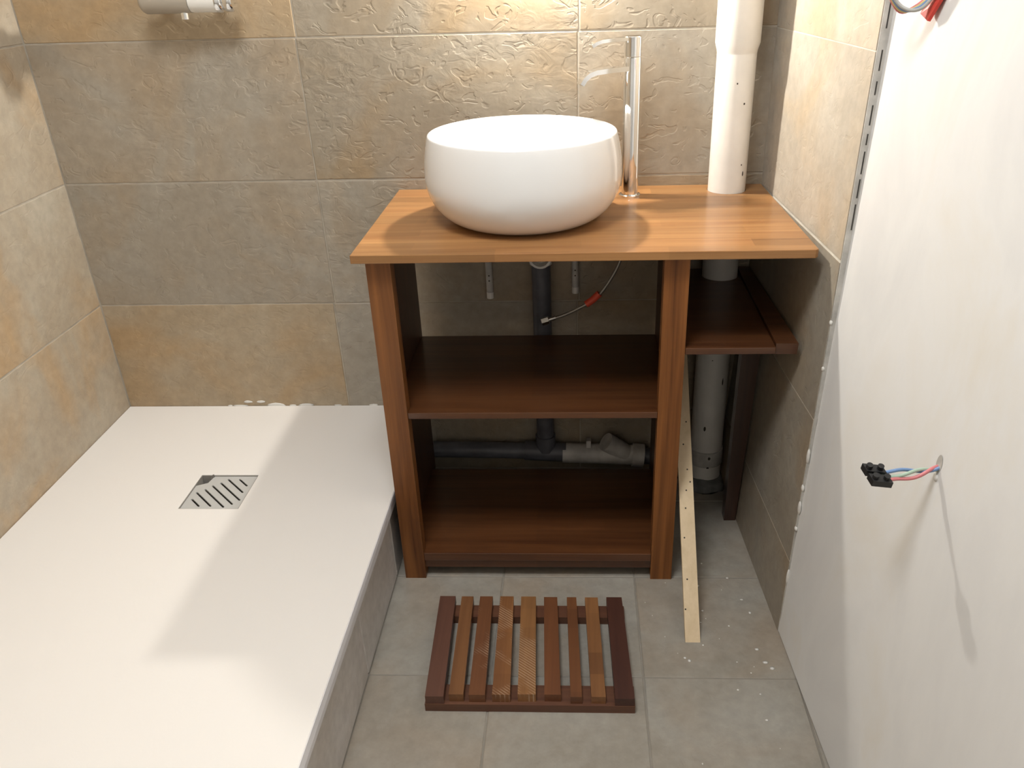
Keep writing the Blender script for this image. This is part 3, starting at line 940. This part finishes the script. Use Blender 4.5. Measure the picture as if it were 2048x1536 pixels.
# ------------------------------------------------------------------ shower mixer at the top of the back wall
def shower_mixer():
    x0, x1, y, z, r = 0.308, 0.500, -0.062, 1.163, 0.0215
    t = empty('shower_mixer', (0.4, 0, z), 'white and chrome shower mixer bar on the tiled back wall', 'shower mixer')
    tube('body', [(0.412, y, z), (0.466, y, z - 0.001)], r, 'white_plastic', t, n=32)
    tube('left_handle', [(x0, y, z), (x0 + 0.004, y, z), (x0 + 0.010, y, z), (0.411, y, z)], r, 'grey_plastic', t, n=32, rad=[0.014, 0.019, r + 0.001, r + 0.001])
    e = tube('end_ring', [(0.466, y, z - 0.001), (0.476, y, z - 0.001), (0.480, y, z - 0.001)], r, 'chrome', t, n=32, rad=[r + 0.001, r + 0.001, r - 0.004])
    tube('end_knob', [(0.480, y, z - 0.001), (0.484, y, z - 0.001), (0.496, y, z - 0.001), (x1, y, z - 0.001)], r, 'chrome', t, n=32, rad=[r - 0.004, r, r, r - 0.003])
    tube('outlet', [(0.394, y, z - r + 0.004), (0.394, y, z - r - 0.012)], 0.0085, 'chrome', t, n=20)
    for x in (0.345, 0.455):
        tube('wall_union', [(x, 0.0, z + 0.004), (x, y, z + 0.004)], 0.013, 'chrome', t, n=20)
shower_mixer()

# ------------------------------------------------------------------ electrical wires on the plaster wall
def connector():
    y0, z0 = -0.972, 0.625
    xw = plx(y0, z0)
    t = empty('wire_connector', (xw, y0, z0), 'black terminal block on twisted coloured wires sticking out of the plaster', 'wire connector')
    # round hole behind the wires
    bm = bmesh.new()
    vv = []
    for k in range(24):
        an = 2 * math.pi * k / 24
        yy, zz = y0 + 0.007 * math.cos(an), z0 + 0.006 + 0.013 * math.sin(an)
        vv.append(bm.verts.new((plx(yy, zz) - 0.0006, yy, zz)))
    bm.faces.new(vv)
    finish(bm, 'hole', 'mortar', t)
    ex = Vector((1.590, -0.975, 0.614))
    st = Vector((xw + 0.002, y0, z0))
    def twist(name, mat, ph, amp, r, e):
        pts = []
        for k in range(25):
            u = k / 24
            p = st.lerp(e, u)
            a = ph + u * 7.5
            fade = min(1, u * 6) if name == 'x' else 1
            pts.append(p + Vector((0, math.cos(a) * 0.8 * amp * (1 - 0.3 * u), math.sin(a) * 0.8 * amp * (1 - 0.3 * u) - 0.002 * math.sin(u * math.pi))))
        tube('wire', pts, r, mat, t, n=10)
    twist('wire', 'wire_red', 0.4, 0.0035, 0.0024, ex + Vector((0.006, -0.008, -0.004)))
    twist('wire', 'wire_blue', 2.5, 0.0035, 0.0024, ex + Vector((0, 0.006, 0.003)))
    twist('wire', 'wire_green', 4.6, 0.0035, 0.0024, ex + Vector((0, 0, 0)))
    # block: two poles side by side with screw chimneys
    blk = None
    ax = Vector((-0.93, 0.1, 0.05)).normalized()
    sd = Vector((0.22, -0.92, -0.28)).normalized()
    upv = ax.cross(sd)
    if upv.z < 0:
        upv = -upv
    base = ex + ax * 0.006
    bm = bmesh.new()
    def obox(bm, c, a, b, h):
        cc = []
        for sh in (-1, 1):
            for s1, s2 in ((-1, -1), (1, -1), (1, 1), (-1, 1)):
                cc.append(c + ax * a * s1 + sd * b * s2 + upv * h * sh)
        hexa(bm, cc)
    for k in (-1, 1):
        bm = bmesh.new()
        obox(bm, base + sd * 0.0088 * k, 0.0125, 0.0068, 0.0055)
        ob = finish(bm, 'terminal', 'black', t, bevel=0.0012)
        for q in (-0.007, 0.007):
            c0 = base + sd * 0.0088 * k + ax * q
            tube('screw_chimney', [c0 + upv * 0.004, c0 + upv * 0.0115], 0.0042, 'black', ob, n=14)
    bm = bmesh.new()
    obox(bm, base, 0.004, 0.004, 0.0035)
    finish(bm, 'bridge', 'black', t)
    # dab of filler under the hole
    bm = bmesh.new()
    bmesh.ops.create_icosphere(bm, subdivisions=2, radius=0.006)
    cc = Vector((plx(y0, z0 - 0.016), y0 - 0.001, z0 - 0.014))
    for v in bm.verts:
        v.co = cc + Vector((v.co.x * 0.35, v.co.y, v.co.z))
    finish(bm, 'plaster_dab', 'filler', t, smooth=True)
connector()

def red_box():
    y0, z0 = -0.648, 1.165
    xw = plx(y0, z0)
    t = empty('cable_outlet', (xw, y0, z0), 'red plastic cable outlet with looped coloured wires at the plaster edge', 'cable outlet')
    # hole rim and folded red strip
    bm = bmesh.new()
    vv = [Vector((xw + 0.003, -0.618, 1.178)), Vector((xw + 0.003, -0.668, 1.178)), Vector((xw - 0.004, -0.660, 1.160)), Vector((xw - 0.010, -0.645, 1.134)), Vector((xw - 0.014, -0.626, 1.142))]
    a = [bm.verts.new(v) for v in vv]
    b = [bm.verts.new(v + Vector((-0.004, 0.001, 0.001))) for v in vv]
    bm.faces.new(a[::-1])
    bm.faces.new(b)
    for k in range(5):
        bm.faces.new((a[k], a[(k + 1) % 5], b[(k + 1) % 5], b[k]))
    finish(bm, 'red_flap', 'red', t, bevel=0.0008)
    hollow('conduit', (xw + 0.004, y0 - 0.005, z0 + 0.026), (xw - 0.018, y0 - 0.004, z0 + 0.024), 0.016, 0.013, 'red', t)
    st = Vector((xw - 0.002, y0, z0 + 0.018))
    k = 0
    for mat, off in (('wire_yellow', 0.000), ('wire_red', 0.0045), ('wire_blue', -0.0045), ('wire_grey', -0.009)):
        pts = catmull([st + Vector((0, off * 0.4, 0)), st + Vector((-0.022, 0.012 + off, -0.029 + off * 0.3)), st + Vector((-0.040, 0.030 + off, -0.036 - off * 0.4)),
                       st + Vector((-0.056, 0.040 + off, -0.014)), st + Vector((-0.062, 0.036 + off, 0.008)), st + Vector((-0.05, 0.02 + off, 0.03))], 6)
        tube('wire', pts, 0.0024, mat, t, n=8)
red_box()

# ------------------------------------------------------------------ dried filler specks on the floor
bm = bmesh.new()
rs = random.Random(3)
spots = [(1.452, -0.476, 4), (1.452, -0.555, 3), (1.40, -0.69, 3.5), (1.408, -0.697, 4), (1.44, -0.655, 2), (1.50, -0.60, 2), (1.52, -0.45, 3), (1.47, -0.40, 2), (1.545, -0.665, 4), (1.555, -0.70, 6), (1.565, -0.715, 5), (1.53, -0.78, 3), (1.49, -0.77, 2), (1.45, -0.36, 2), (1.53, -0.84, 4), (1.55, -0.56, 4), (1.54, -0.52, 4), (1.50, -0.70, 2)]
for x, y, s in spots + [(rs.uniform(1.33, 1.57), rs.uniform(-0.95, -0.45), rs.uniform(0.8, 1.8)) for _ in range(14)]:
    g = bmesh.ops.create_icosphere(bm, subdivisions=1, radius=1.0)
    a, b_ = rs.uniform(0.6, 1.3), rs.uniform(0.6, 1.3)
    for v in g['verts']:
        v.co = Vector((x + v.co.x * s * 0.001 * a, y + v.co.y * s * 0.001 * b_, 0.0 + v.co.z * 0.0007))
sp = finish(bm, 'filler_specks', 'filler', None, smooth=True)
tag(sp, 'dried white filler specks scattered on the floor by the plaster wall', 'debris', kind='stuff')
